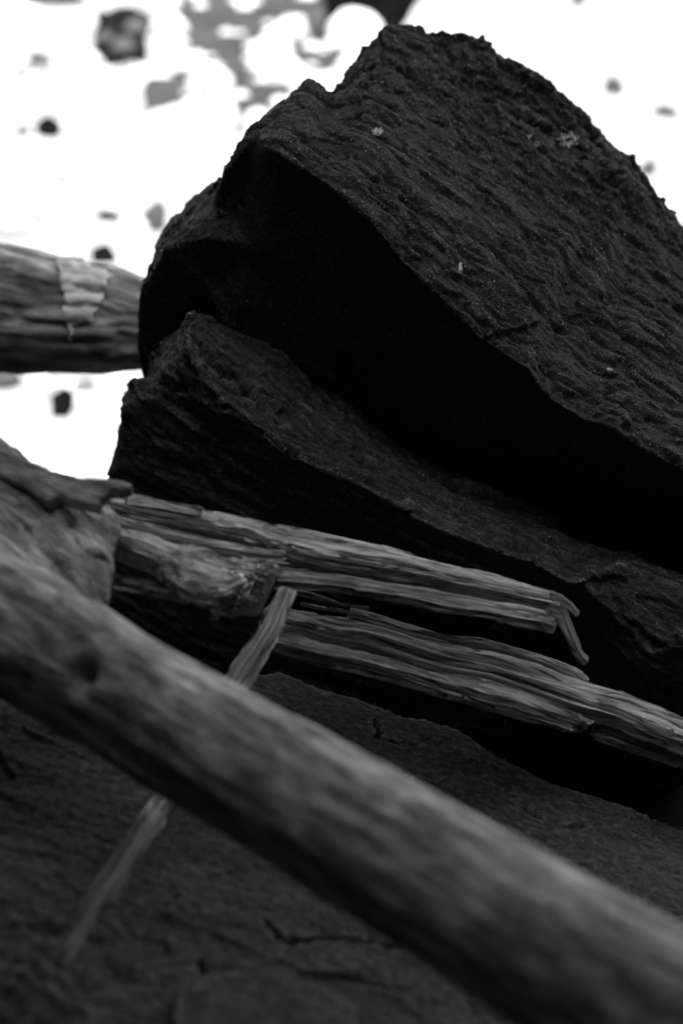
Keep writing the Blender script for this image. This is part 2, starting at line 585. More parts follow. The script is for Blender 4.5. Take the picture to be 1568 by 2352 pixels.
def build_slate():
    secs = []
    for t in np.linspace(0, 1, 90):
        u, l, fr = (lerp_keys(k, t) for k in (L_U, L_L, L_F))
        pu, pl, pf = P(*u), P(*l), P(*fr)
        mid = 0.5 * (pu + pl) + np.array([0, 0, 0.008 * math.sin(t * 9)])
        fm = P(*(0.6 * l + 0.4 * fr)) + FWD * 0.02
        hid = pu + np.array([0.0, 0.20, -0.05])
        hb = pf + np.array([0, 0.55, -0.10])
        secs.append([hid, pu, mid, pl, fm, pf, hb])
    shells = [loft_shell(secs)]
    # stepped left end
    shells.append(hull_shell([P(*q) for q in [(300, 884, 2.66), (345, 872, 2.64), (385, 866, 2.60), (430, 900, 2.56), (286, 930, 2.64), (276, 1010, 2.71), (258, 1100, 2.78), (228, 1220, 2.85),
                                              (210, 1500, 2.92), (200, 1800, 2.96), (800, 1800, 2.82), (520, 985, 2.56), (640, 1080, 2.54), (700, 1400, 2.74), (380, 1000, 2.63),
                                              (300, 900, 3.1), (260, 1400, 3.15), (700, 1000, 3.1), (700, 1800, 3.15), (260, 1800, 3.15)]]))
    shells.append(hull_shell([P(*q) for q in [(345, 822, 2.78), (388, 806, 2.72), (398, 780, 2.70), (425, 806, 2.55), (385, 872, 2.58), (335, 880, 2.76), (440, 714, 2.64),
                                              (400, 860, 3.0), (520, 800, 3.0), (520, 960, 2.56)]]))
    # rough block on the right
    shells.append(hull_shell([P(*q) for q in [(1400, 1245, 2.62), (1470, 1248, 2.62), (1600, 1290, 2.62), (1800, 1350, 2.62), (1330, 1328, 2.385), (1425, 1300, 2.37),
                                              (1440, 1345, 2.40), (1545, 1485, 2.31), (1500, 1500, 2.32), (1330, 1400, 2.42), (1400, 1640, 2.50), (1320, 1600, 2.50),
                                              (1800, 1480, 2.34), (1800, 1800, 2.60), (1400, 1800, 2.62), (1400, 1400, 3.0), (1800, 1500, 3.0), (1400, 1800, 3.0)]]))
    me = remesh(shells, 0.0040)
    co, no = get_co(me), get_no(me)
    bed = frame_of(P(1300, 1250, 2.42) - P(560, 900, 2.52), UP)
    q = co @ bed.T
    set_attr(me, 'bed', q)
    face = np.clip(-(no[:, 2]) * 1.6 + 1.25, 0, 1)          # front sides show the cleavage
    qw = q + 0.03 * np.stack([fbm(q * 7, 3), fbm(q * 7 + 30, 3), 0.5 * fbm(q * 7 + 60, 3)], 1)
    vary = np.clip(0.5 + 1.2 * fbm(co * [4, 4, 7] + 77, 2), 0.05, 1.3)
    d = face * vary * (0.016 * facets(qw * [5, 7, 38], 5, 0.5) + 0.010 * facets(qw * [11, 15, 85], 9, 0.6))
    d += 0.007 * fbm(q * [2.5, 7, 7] + 2, 3)
    up_ = 1 - face
    d += up_ * (0.012 * facets(qw * [4, 17, 10], 13, 0.9) + 0.008 * facets(qw * [9, 44, 30], 17, 0.9) + 0.004 * facets(qw * [24, 90, 70], 19, 0.9))
    fl = fbm(qw * [5, 24, 16] + 61, 4, 0.6)
    d -= up_ * 0.030 * np.clip(fl - 0.20, 0, 0.35)
    d += 0.0035 * fbm(q * [40, 90, 90], 3, 0.6)
    sb = BVHTree.FromPolygons([tuple(v_) for v_ in co], [tuple(p_.vertices) for p_ in me.polygons])
    wb = co + 0.006 * np.stack([fbm(co * 30, 2), fbm(co * 30 + 9, 2), fbm(co * 30 + 18, 2)], 1)
    for cr, wd, dp in ([[(469, 817), (549, 857), (608, 919)], .0065, .035], [[(527, 875), (575, 898), (615, 923)], .006, .03], [[(443, 740), (460, 752), (487, 769)], .006, .02], [[(597, 930), (652, 970)], .005, .02],
                       [[(711, 996), (758, 1022)], .006, .02], [[(516, 937), (560, 960), (597, 996)], .004, .02], [[(484, 735), (560, 775), (630, 800), (667, 828)], .003, .014], [[(640, 850), (700, 900), (770, 960)], .005, .012],
                       [[(620, 1000), (700, 1040), (760, 1066)], .003, .012], [[(940, 1130), (1010, 1165), (1060, 1190)], .004, .012], [[(1050, 1120), (1075, 1150), (1100, 1165)], .006, .014]):
        pts = [np.array(sb.ray_cast(Vector(CAM), Vector(ray(*c_)), 6)[0] or (0, 0, -9)) for c_ in cr]
        dm = np.full(len(co), 9.0)
        for a_, b_ in zip(pts[:-1], pts[1:]):
            ab = b_ - a_
            t_ = np.clip(((wb - a_) @ ab) / (ab @ ab), 0, 1)
            dm = np.minimum(dm, np.linalg.norm(wb - a_ - t_[:, None] * ab, axis=1))
        d -= dp * np.exp(-(dm / wd) ** 2)
    d = soften(me, d, 1)
    put_co(me, co + no * d[:, None])
    return new_obj('slate_rock', me, M_SLATE, label='layered dark slate rock wedged under the big boulder, with a lit narrow ledge',
                   category='rock')


slate = build_slate()

# foreground slab: its top plane through three points
SA, SB, SC = P(620, 1550, 2.34), P(1568, 1890, 2.26), P(700, 2352, 1.62)
SN = np.cross(SC - SA, SB - SA)
SN = SN / np.linalg.norm(SN)
if SN[2] < 0:
    SN = -SN


def on_slab(x, y, up=0.0):
    r = ray(x, y)
    t = np.dot(SA - CAM, SN) / np.dot(r, SN)
    return CAM + r * t + SN * up


CRACKS = [
    [(610, 2125), (640, 2160), (690, 2168), (770, 2156), (850, 2166), (905, 2178)],
    [(450, 2215), (480, 2270), (515, 2300), (550, 2325)],
    [(905, 2178), (960, 2190), (1010, 2225), (1060, 2240)],
    [(1205, 1845), (1222, 1862), (1255, 1880), (1290, 1896), (1335, 1896)],
    [(860, 1660), (868, 1690), (900, 1702), (960, 1712)],
]


def build_slab():
    edge = [(-420, 1640), (-100, 1600), (250, 1565), (560, 1552), (640, 1545), (700, 1570), (760, 1592), (830, 1612), (900, 1640), (980, 1662), (1060, 1690), (1112, 1722), (1160, 1742),
            (1250, 1790), (1330, 1815), (1430, 1842), (1500, 1872), (1568, 1892), (1700, 1930), (1950, 2010)]
    secs = []
    top = [on_slab(*e) for e in edge]
    for i, p in enumerate(top):
        x = p[0]
        nearp = np.array([x * 0.92, 0.80, 0])
        nearp[2] = SA[2] + (np.dot(SN[:2], (SA - nearp)[:2])) / SN[2]
        m1 = 0.66 * p + 0.34 * nearp
        m2 = 0.33 * p + 0.67 * nearp
        under = p + np.array([0, -0.03, -0.05])
        low = p + np.array([0, -0.06, -0.42])
        nl = nearp + np.array([0, 0.0, -0.40])
        secs.append([p, m1, m2, nearp, nl, low, under])
    shells = [loft_shell(secs)]
    # a raised shoulder outside the frame, on which the log rests
    shells.append(hull_shell([np.array(q) for q in [(0.50, 1.25, 1.05), (0.95, 1.2, 1.05), (0.55, 0.85, 1.05), (1.0, 0.9, 1.05), (0.60, 1.15, 1.295), (0.85, 1.12, 1.285), (0.62, 0.95, 1.30), (0.85, 0.95, 1.30)]]))
    me = remesh(shells, 0.0040)
    co, no = get_co(me), get_no(me)
    bed = frame_of(SB - SA, SN)
    q = co @ bed.T
    set_attr(me, 'bed', q)
    upf = np.clip(no @ SN * 2 - 0.6, 0, 1)
    d = 0.010 * fbm(q * [3, 5, 5] + 4, 3)
    fl = fbm(q * [9, 14, 3] + 13, 4, 0.5)
    d += upf * (0.0045 * facets(q * [7, 13, 12], 3, 0.7) + 0.0022 * facets(q * [20, 38, 30], 6, 0.8))
    d += 0.0030 * fbm(q * [14, 26, 26] + 3, 4, 0.6)
    pit = fbm(q * [22, 34, 34] + 8, 3)
    d -= upf * 0.004 * np.clip(pit - 0.30, 0, 1)
    d += 0.0022 * fbm(q * [80, 110, 110], 2)
    # low rubble in the near left corner
    c = on_slab(60, 2330)
    rr = np.linalg.norm(co - c, axis=1)
    d += upf * np.exp(-(rr / 0.12) ** 2) * (0.006 + 0.016 * fbm(q * [30, 55, 50] + 2, 4))
    # open cracks
    wob = np.stack([fbm(co * 45, 3), fbm(co * 45 + 40, 3), 0 * rr], 1) * 0.011
    cw = co + wob
    for cr in CRACKS:
        pts = [on_slab(*c) for c in cr]
        dm = np.full(len(co), 9.0)
        for a, b in zip(pts[:-1], pts[1:]):
            ab = b - a
            t = np.clip(((cw - a) @ ab) / (ab @ ab), 0, 1)
            dm = np.minimum(dm, np.linalg.norm(cw - a - t[:, None] * ab, axis=1))
        d -= upf * 0.022 * np.exp(-(dm / 0.0026) ** 2) * np.clip(0.75 + 1.5 * fbm(co * 20 + 9, 2), 0.1, 1.1)
    put_co(me, co + no * d[:, None])
    return new_obj('stone_slab', me, M_SLAB, label='broad dark cracked stone slab lying beneath the thick log', category='slab')


slab = build_slab()


def stone_mesh(pts, voxel, amp, freq=20):
    me = remesh([hull_shell(pts)], voxel)
    co, no = get_co(me), get_no(me)
    set_attr(me, 'bed', co)
    put_co(me, co + no * (amp * fbm(co * freq, 4))[:, None])
    return me


small = stone_mesh([on_slab(392, 2312, 0.030), on_slab(470, 2306, 0.036), on_slab(600, 2306, 0.036), on_slab(700, 2322, 0.032), on_slab(790, 2352, 0.028),
                    on_slab(380, 2400, 0.036), on_slab(800, 2450, 0.036), on_slab(390, 2480, 0.036), on_slab(780, 2500, 0.036),
                    on_slab(380, 2310, -0.03), on_slab(800, 2340, -0.03), on_slab(380, 2480, -0.03), on_slab(800, 2500, -0.03)], 0.004, 0.006, 30)
new_obj('flat_stone', small, M_SLAB, label='flat stone lying on the slab, cut off by the bottom edge', category='stone')

# lichen rosettes and pale grains on the boulder (parts of it)
bvh = BVHTree.FromPolygons([tuple(v) for v in get_co(boulder_me)], [tuple(p.vertices) for p in boulder_me.polygons])


def hit(x, y):
    r = ray(x, y)
    loc, no, _, _ = bvh.ray_cast(Vector(CAM), Vector(r), 6)
    return loc, no


def lichen(spots, size):
    vs, fs = [], []
    ico = bmesh.new()
    bmesh.ops.create_icosphere(ico, subdivisions=1, radius=1)
    ico.verts.index_update()
    iv = np.array([v.co[:] for v in ico.verts])
    iff = [[v.index for v in f.verts] for f in ico.faces]
    ico.free()
    for (x, y) in spots:
        loc, no = hit(x, y)
        if loc is None:
            continue
        s = size * random.uniform(0.5, 1.3)
        k = len(vs)
        for v in iv * s * rng.uniform(0.7, 1.3, iv.shape):
            vs.append(np.array(loc) + v)
        fs += [[i + k for i in f] for f in iff]
    return mesh_from(vs, fs, False)


def rosette(cx, cy, r, n, ring=0.0):
    out = []
    while len(out) < n:
        a = random.uniform(0, 6.283)
        rr = r * math.sqrt(random.uniform(ring * ring, 1))
        rr *= 0.8 + 0.2 * math.cos(a * 7 + cx)
        out.append((cx + rr * math.cos(a) * 1.15, cy + rr * math.sin(a) * 0.85))
    return out


for spots, size, lab in [
        (rosette(868, 303, 13, 60), 0.0014, 'pale lichen rosette'),
        (rosette(1303, 322, 23, 130, 0.35), 0.0015, 'widest pale lichen rosette'),
        (rosette(1233, 331, 8, 18), 0.0013, None),
        (rosette(1214, 312, 7, 12), 0.0012, None),
        ([(1047 + 9 * math.cos(a) * random.uniform(.6, 1.3) + a * 6, 622 - 13 * math.sin(a) + random.uniform(-5, 5)) for a in np.linspace(0, 3.1, 60)], 0.0016, 'arched pale lichen patch'),
        (rosette(1398, 848, 5, 6), 0.0020, None),
        (rosette(1336, 583, 4, 4), 0.0010, None),
        (rosette(1134, 647, 4, 4), 0.0009, None),
        ([(random.uniform(620, 1540), random.uniform(120, 1000)) for _ in range(70)], 0.0009, None)]:
    o = new_obj('lichen', lichen(spots, size), M_LICHEN, boulder)
    if lab:
        o['label'] = lab
    if len(spots) == 70:
        o.name = 'pale_grains'
        o['kind'] = 'stuff'

# ------------------------------------------------------------------ timber


def tube(path, radii, n=120, m=64, disp=None, twist=0.0):
    """closed log along a path of 3-D points; returns verts, faces, grain coordinates"""
    pr = np.concatenate([np.array(path, float), np.array(radii, float)[:, None]], 1)
    pr, s = resample(pr, n)
    c, r = smooth_path(pr[:, :3], 6), smooth_path(pr[:, 3:], 6)[:, 0]
    tan = np.gradient(c, axis=0)
    tan /= np.linalg.norm(tan, axis=1)[:, None]
    a2 = np.cross(tan, np.array([0, 0, 1.0]))
    a2 /= np.linalg.norm(a2, axis=1)[:, None]
    a1 = np.cross(a2, tan)
    th = np.linspace(0, 2 * math.pi, m, endpoint=False)
    S_, T_ = np.meshgrid(s, th, indexing='ij')
    R_ = np.repeat(r[:, None], m, 1)
    Tw = T_ + twist * S_
    g = np.stack([S_, R_ * np.cos(Tw), R_ * np.sin(Tw)], -1).reshape(-1, 3)
    D = disp(g, S_.ravel(), T_.ravel()).reshape(n, m) if disp else 0
    RR = R_ + D
    V = c[:, None] + RR[..., None] * (np.cos(T_)[..., None] * a1[:, None] + np.sin(T_)[..., None] * a2[:, None])
    v = list(V.reshape(-1, 3))
    f = [[i * m + j, i * m + (j + 1) % m, (i + 1) * m + (j + 1) % m, (i + 1) * m + j] for i in range(n - 1) for j in range(m)]
    k = len(v)
    v += [c[0], c[-1]]
    g = np.concatenate([g, [[0, 0, 0], [s[-1], 0, 0]]])
    for j in range(m):
        f.append([k, j, (j + 1) % m])
        f.append([k + 1, (n - 1) * m + (j + 1) % m, (n - 1) * m + j])
    return v, f, g


def grain_mesh(v, f, g):
    me = mesh_from(v, f)
    set_attr(me, 'bed', g)
    return me


# the thick blurred log in front
def build_log():
    A_, B_ = P(0, 1425, 1.80), P(1190, 2134, 1.42)
    ctr = [A_ + (B_ - A_) * k for k in (-0.6, -0.3, 0, 0.3, 0.6, 1.0, 1.3, 1.7)]
    rad = [0.070, 0.068, 0.0665, 0.0655, 0.0655, 0.066, 0.067, 0.067]

    def disp(g, s, t):
        return 0.004 * fbm(g * [3, 14, 14], 3) + 0.0025 * fbm(g * [9, 60, 60], 3)
    v, f, g = tube(ctr, rad, 260, 110, disp, 1.2)
    # flaring root collar at its upper end
    me_l = grain_mesh(v, f, g)
    collar = hull_shell([P(x_, y_, d_ + 0.05) for x_, y_, d_ in [
        (-420, 830, 2.10), (-160, 930, 2.02), (0, 1018, 1.97), (120, 1096, 1.955), (225, 1130, 1.96), (262, 1165, 1.965), (281, 1195, 1.96), (262, 1250, 1.93), (244, 1310, 1.88), (243, 1390, 1.81),
        (0, 1200, 1.86), (110, 1270, 1.855), (-200, 1150, 1.89), (0, 1350, 1.78), (130, 1370, 1.79), (205, 1330, 1.85),
        (-420, 900, 2.4), (220, 1160, 2.06), (190, 1420, 1.95), (-200, 1400, 2.0), (-420, 1300, 1.9)]])
    me = remesh([(v, f), collar], 0.0042)
    co, no = get_co(me), get_no(me)
    # soften the crease between collar and stem
    bm = bmesh.new()
    bm.from_mesh(me)
    ce = Vector(P(60, 1300, 1.86))
    vs = [q for q in bm.verts if (q.co - ce).length < 0.22]
    for _ in range(16):
        bmesh.ops.smooth_vert(bm, verts=vs, factor=0.5, use_axis_x=True, use_axis_y=True, use_axis_z=True)
    bm.to_mesh(me)
    bm.free()
    me.update()
    co, no = get_co(me), get_no(me)
    fr = frame_of(P(1400, 2260, 1.3) - P(200, 1540, 1.68), UP)
    q = co @ fr.T
    x0 = (P(215, 1450, 1.78) @ fr.T)
    # grain turns down over the collar
    bend = np.clip((x0[0] - q[:, 0]) / 0.30, 0, 1)
    w = q.copy()
    w[:, 1] += 0.30 * bend * (q[:, 2] - x0[2])
    set_attr(me, 'bed', w)
    d = 0.0055 * fbm(w * [6, 36, 36], 4) + bend * 0.010 * fbm(w * [6, 45, 45] + 7, 4) + bend * 0.016 * fbm(co * 14 + 3, 3) + 0.011 * fbm(w * [3, 7, 7] + 3, 2)
    kb = BVHTree.FromPolygons([tuple(v_) for v_ in co], [tuple(p_.vertices) for p_ in me.polygons])
    kn = np.array(kb.ray_cast(Vector(CAM), Vector(ray(178, 1540)), 6)[0])
    rr = np.linalg.norm(co - (kn + [0.004, 0, -0.004]), axis=1)
    d -= 0.040 * np.exp(-(rr / 0.014) ** 2)
    rr = np.linalg.norm(co - (kn + [-0.002, 0, 0.012]), axis=1)
    d += 0.016 * np.exp(-(rr / 0.014) ** 2)
    # open cracks along the collar
    cb = BVHTree.FromPolygons([tuple(v_) for v_ in co], [tuple(p_.vertices) for p_ in me.polygons])
    for cr in ([(173, 1243), (195, 1262), (211, 1281), (234, 1286), (246, 1296)], [(112, 1152), (122, 1180), (140, 1198), (165, 1205)], [(120, 1300), (160, 1340), (215, 1385)], [(60, 1220), (100, 1262), (150, 1310), (190, 1370)],
               ):
        pts = []
        for x_, y_ in cr:
            lo_, _, _, _ = cb.ray_cast(Vector(CAM), Vector(ray(x_, y_)), 6)
            if lo_ is not None:
                pts.append(np.array(lo_))
        dm = np.full(len(co), 9.0)
        for a_, b_ in zip(pts[:-1], pts[1:]):
            ab = b_ - a_
            t_ = np.clip(((co - a_) @ ab) / (ab @ ab), 0, 1)
            dm = np.minimum(dm, np.linalg.norm(co - a_ - t_[:, None] * ab, axis=1))
        d -= 0.012 * np.exp(-(dm / 0.003) ** 2)
    put_co(me, co + no * d[:, None])
    return new_obj('driftwood_log', me, M_LOG, label='thick smooth grey driftwood log crossing in front of everything, blurred',
                   category='log'), me


log, log_me = build_log()


def plate(outline, thick, curve=None, mat=M_BARK, name='bark', parent=None, voxel=0.003, amp=0.004, freq=30, label=None):
    """a thick torn plate: outline of (x, y, d) points in order"""
    front = [P(*q) for q in outline]
    c = np.mean(front, axis=0)
    # normal of best-fit plane, turned to the lens
    u, s_, vt = np.linalg.svd(np.array(front) - c)
    nrm = vt[2] if vt[2] @ FWD < 0 else -vt[2]
    n = len(front)
    vs = [p for p in front] + [p - nrm * thick for p in front]
    bm = bmesh.new()
    bv = [bm.verts.new(tuple(p)) for p in vs]
    bm.faces.new(bv[:n])
    bm.faces.new(list(reversed(bv[n:])))
    for i in range(n):
        bm.faces.new([bv[i], bv[n + i], bv[n + (i + 1) % n], bv[(i + 1) % n]])
    bmesh.ops.triangulate(bm, faces=bm.faces)
    bm.verts.index_update()
    sh = ([tuple(v.co) for v in bm.verts], [[v.index for v in f.verts] for f in bm.faces])
    bm.free()
    me = remesh([sh], voxel)
    co, no = get_co(me), get_no(me)
    fr = frame_of(vt[0], nrm)
    q = (co - c) @ fr.T
    set_attr(me, 'bed', q)
    d = amp * fbm(q * [freq * 0.35, freq, freq], 4)
    if curve:
        co = co + nrm * (curve * np.clip(np.abs(q[:, 1]), 0, 1) ** 2)[:, None]
    put_co(me, co + no * d[:, None])
    o = new_obj(name, me, mat, parent)
    if label:
        o['label'] = label
    return o


plate([(x_, y_, 1.995 - (y_ - 1000) / 150 * 0.052 - x_ / 300 * 0.004) for x_, y_ in [
    (-160, 925), (-60, 968), (0, 1001), (18, 1014), (31, 1029), (40, 1040), (66, 1056), (111, 1074), (114, 1079), (158, 1089), (190, 1100), (202, 1098), (217, 1100), (255, 1099), (287, 1102), (305, 1111),
    (293, 1122), (250, 1125), (245, 1137), (229, 1146), (230, 1163), (182, 1152), (152, 1146), (132, 1130), (127, 1140), (108, 1152), (88, 1140), (53, 1117), (18, 1099), (0, 1093), (-150, 1020)]],
    0.02, parent=log, amp=0.003, label='torn bark edge with a pointed flap')


def poly3(pts, n):
    p = np.array([P(*q) for q in pts])
    r, _ = resample(p, n)
    return r


def bundle(top, bot, strands, depth, seed, n=110, m=10, ends=(0.02, 0.02), fat=1.25, wob=0.35, core=True, fine=0.0012, rough=1.0, tilt=0.0, groove=1.0):
    """a splintered piece of wood between an upper and a lower outline: one body, split into sharp
    ridges and deep grooves along its fibres, with ragged ends"""
    n, m = n * 2, 84
    N0 = 400
    T = poly3([(x, y, d + tilt) for x, y, d in top], N0)
    B = poly3([(x, y, d - 0.3 * tilt) for x, y, d in bot], N0)
    mid0 = 0.5 * (T + B)
    sl = np.concatenate([[0], np.cumsum(np.linalg.norm(np.diff(mid0, axis=0), axis=1))])
    L = sl[-1]
    th = np.linspace(0, 2 * math.pi, m, endpoint=False)
    cx = np.sign(np.cos(th)) * np.abs(np.cos(th)) ** 0.55
    cy = np.sign(np.sin(th)) * np.abs(np.sin(th)) ** 0.55
    hm = np.linalg.norm(T - B, axis=1).mean()
    jag = np.stack([cx * hm * 0.5 * 170, cy * depth * 60, np.full(m, seed * 3.1)], 1)
    lo = L * ends[0] * 3.0 * np.abs(noise(jag) + 0.5 * noise(jag * 2.3))
    hi = L - L * ends[1] * 3.0 * np.abs(noise(jag + 50) + 0.5 * noise(jag * 2.3 + 50))
    tt = np.linspace(0, 1, n)
    SS = lo[None] + (hi - lo)[None] * tt[:, None]
    ip = lambda A: np.stack([np.interp(SS, sl, A[:, k]) for k in range(3)], -1)
    Tn, Bn = ip(T), ip(B)
    mid = 0.5 * (Tn + Bn)
    up = Tn - Bn
    h = np.linalg.norm(up, axis=-1)
    a1 = up / h[..., None]
    tan0 = np.gradient(mid0, axis=0)
    tan0 /= np.linalg.norm(tan0, axis=1)[:, None]
    tan = ip(tan0)
    a2 = np.cross(a1, tan)
    a2 /= np.linalg.norm(a2, axis=-1)[..., None]
    a2 *= np.sign(a2 @ -FWD)[..., None]
    taper = np.minimum(1, np.minimum(tt, 1 - tt) * n / 3.0 + 0.35) ** 0.7
    taper = taper[:, None]
    g = np.stack([SS, cx[None] * h * 0.5, np.repeat((cy * depth * 0.5)[None], n, 0)], -1)
    q = g.reshape(-1, 3)
    qs = q + np.stack([0 * q[:, 0], 0.0014 * noise(q * [5, 0, 0] + seed), 0.002 * noise(q * [5, 0, 0] + seed + 20)], 1)
    w = min(hm / strands, 0.0085)
    r1 = fbm(qs * [1.5, 0.55 / w, 0.55 / w] + seed * 1.7, 2)
    r2 = fbm(qs * [2.6, 1.4 / w, 1.4 / w] + seed * 2.9, 3, 0.6, True)
    r3 = fbm(qs * [4, 420, 420] + seed, 3, 0.6)
    blk = fbm(q * [16, 40, 40] + seed * 4.4, 3, 0.6)
    sl1 = facets(qs * [1.4, 1.1 / w, 0.8 / w] + seed, int(seed), 0.35)
    sl2 = facets(qs * [3, 2.8 / w, 2.2 / w] + seed, int(seed) + 5, 0.5)
    dd = 0.75 * w * sl1 + 0.28 * w * sl2 + 0.35 * w * r1 - groove * 1.7 * w * np.clip(r2 - 0.28, 0, 1) * 1.6 + fine * 1.6 * r3 + (rough * 0.0011 + (fine - 0.0012) * 3) * blk
    dd = dd.reshape(n, m)
    nx, ny = cx[None] / h, np.repeat((cy / depth)[None], n, 0)
    nl = np.sqrt(nx ** 2 + ny ** 2)
    nx, ny = nx / nl, ny / nl
    V = mid + a1 * (h * 0.5 * cx[None] * taper + nx * dd)[..., None] + a2 * ((depth * 0.5 * cy[None] * taper + ny * dd) - depth * 0.3)[..., None]
    v = list(V.reshape(-1, 3))
    f = [[i * m + j, i * m + (j + 1) % m, (i + 1) * m + (j + 1) % m, (i + 1) * m + j] for i in range(n - 1) for j in range(m)]
    k = len(v)
    v += [V[0].mean(0), V[-1].mean(0)]
    G = np.concatenate([q, [[0, 0, 0], [L, 0, 0]]])
    for j in range(m):
        f.append([k, j, (j + 1) % m])
        f.append([k + 1, (n - 1) * m + (j + 1) % m, (n - 1) * m + j])
    return grain_mesh(v, f, G)


def empty(name, loc, **props):
    o = bpy.data.objects.new(name, None)
    COL.objects.link(o)
    o.location = loc
    o.empty_display_size = 0.1
    for k, v in props.items():
        o[k] = v
    bpy.context.view_layer.update()
    return o


def part(name, me, mat, root):
    o = new_obj(name, me, mat, root)
    o.matrix_parent_inverse = root.matrix_world.inverted()
    return o


br = empty('splintered_branch', P(440, 1420, 2.14), label='split weathered branch with long pale splinters and a rotten broken end', category='branch')

def strand(name, root, mat, top, bot, d0, d1, strands, depth, seed, n=120, ends=(0.01, 0.02), tilt=0.012, **kw):
    """one piece of the split timber; its depth runs evenly from d0 at x=220 to d1 at x=1360"""
    dd = lambda x: d0 + (d1 - d0) * (x - 220) / 1140
    return part(name, bundle([(x, y, dd(x)) for x, y in top], [(x, y, dd(x)) for x, y in bot], strands, depth, seed, n, 12, ends, tilt=tilt, **kw), mat, root)


strand('upper_splinter', br, M_SPLINTER,
       [(232, 1143), (300, 1156), (380, 1168), (464, 1178), (499, 1180), (558, 1190), (628, 1205), (679, 1212), (731, 1222), (802, 1240), (837, 1246), (901, 1262), (966, 1282), (1024, 1298), (1085, 1312), (1140, 1326), (1189, 1341), (1266, 1359), (1292, 1376)],
       [(228, 1160), (300, 1180), (380, 1198), (464, 1213), (558, 1234), (640, 1264), (720, 1287), (796, 1298), (872, 1309), (936, 1317), (1001, 1326), (1079, 1341), (1112, 1348), (1189, 1364), (1266, 1381), (1288, 1390)],
       2.05, 2.20, 7, 0.034, 5, 190, (0.01, 0.02), 0.022)
strand('thin_splinter', br, M_SPLINTER, [(290, 1143), (335, 1146), (376, 1152), (400, 1157), (452, 1167), (466, 1176)], [(286, 1152), (335, 1157), (376, 1163), (400, 1168), (452, 1177), (466, 1181)], 2.045, 2.20, 2, 0.008, 7, 60)
strand('middle_splinter', br, M_SPLINTER, [(232, 1172), (282, 1192), (365, 1212), (423, 1227), (482, 1241), (570, 1256), (660, 1266)], [(232, 1181), (282, 1204), (365, 1226), (423, 1241), (482, 1256), (570, 1271), (660, 1278)],
       2.03, 2.19, 3, 0.014, 11, 90, (0.01, 0.03))
strand('lower_splinter', br, M_SPLINTER, [(628, 1309), (708, 1313), (796, 1323), (884, 1341), (972, 1352), (1022, 1364), (1126, 1382), (1217, 1396), (1280, 1412)],
       [(628, 1335), (708, 1342), (808, 1353), (819, 1360), (884, 1367), (972, 1379), (1022, 1390), (1112, 1402), (1203, 1420), (1245, 1427), (1284, 1440)], 2.045, 2.18, 4, 0.018, 9, 140, (0.01, 0.02), 0.018)
strand('inner_splinter', br, M_STUB, [(560, 1280), (700, 1294), (850, 1314), (1000, 1338), (1150, 1366), (1270, 1390)], [(560, 1310), (700, 1322), (850, 1345), (1000, 1366), (1150, 1392), (1270, 1412)], 2.14, 2.26, 3, 0.014, 15, 90, tilt=0.0)
strand('curled_tip', br, M_SPLINTER, [(1262, 1384), (1297, 1392), (1310, 1430), (1322, 1462), (1334, 1492), (1353, 1522)], [(1250, 1404), (1274, 1412), (1290, 1440), (1304, 1470), (1320, 1500), (1345, 1530)], 2.045, 2.19, 3, 0.006, 21, 60, (0, 0.05), 0.006, groove=0.6, rough=2.2)
strand('curled_tip', br, M_SPLINTER, [(1262, 1358), (1288, 1368), (1310, 1384), (1326, 1402), (1331, 1412)], [(1258, 1372), (1280, 1382), (1302, 1396), (1318, 1410), (1326, 1418)], 2.05, 2.20, 3, 0.005, 23, 40, (0, 0.06), 0.004, groove=0.6, rough=2.2)
strand('broken_stub', br, M_STUB, [(256, 1204), (286, 1216), (365, 1236), (482, 1260), (552, 1281), (600, 1284)], [(258, 1238), (306, 1261), (359, 1283), (392, 1328), (425, 1350), (467, 1368), (520, 1366), (556, 1342)],
       2.0, 2.08, 6, 0.03, 31, 120, (0.01, 0.05), 0.05, fine=0.0022)
strand('stub_edge', br, M_SPLINTER, [(256, 1226), (300, 1243), (345, 1262), (372, 1274)], [(258, 1240), (304, 1258), (350, 1274), (376, 1284)], 1.985, 2.05, 2, 0.008, 33, 50, (0, 0.05), 0.008)
strand('lower_lip', br, M_STUB, [(262, 1318), (300, 1325), (347, 1326), (391, 1336), (430, 1350)], [(258, 1334), (300, 1340), (344, 1351), (394, 1363), (450, 1372)], 2.0, 2.06, 3, 0.018, 37, 70, (0.04, 0.05), 0.014, fine=0.0022)
# crumbling rotten end: short stubby chips packed over the broken face
V, F, G = [], [], []
for i in range(330):
    u, w = random.random(), random.random()
    w = w ** 0.8
    x = 532 - 45 * w + (108 - 8 * w) * u + 4 * random.gauss(0, 1)
    y = 1312 - 24 * u + (106 - 10 * u) * w + 4 * random.gauss(0, 1)
    a = P(x, y, 2.02 + 0.05 * u + 0.02 * random.random())
    dr = RT * random.uniform(0.5, 1) + UP * random.uniform(-0.6, 0.3) - FWD * random.uniform(-0.2, 0.5)
    fr = frame_of(dr, UP)
    k3 = np.array([random.uniform(0.004, 0.011), random.uniform(0.0015, 0.004), random.uniform(0.0015, 0.004)])
    v, f = hull_shell((rng.uniform(-1, 1, (9, 3)) * k3) @ fr + a)
    k = sum(len(q) for q in V)
    V.append(np.array(v))
    G.append((np.array(v) - a) @ fr.T + [i * .1, 0, 0])
    F += [[q + k for q in z] for z in f]
rm = grain_mesh(np.concatenate(V), F, np.concatenate(G))
rm.polygons.foreach_set('use_smooth', np.zeros(len(rm.polygons), bool))
o = part('rotten_end', rm, M_STUB, br)
o['kind'] = 'stuff'
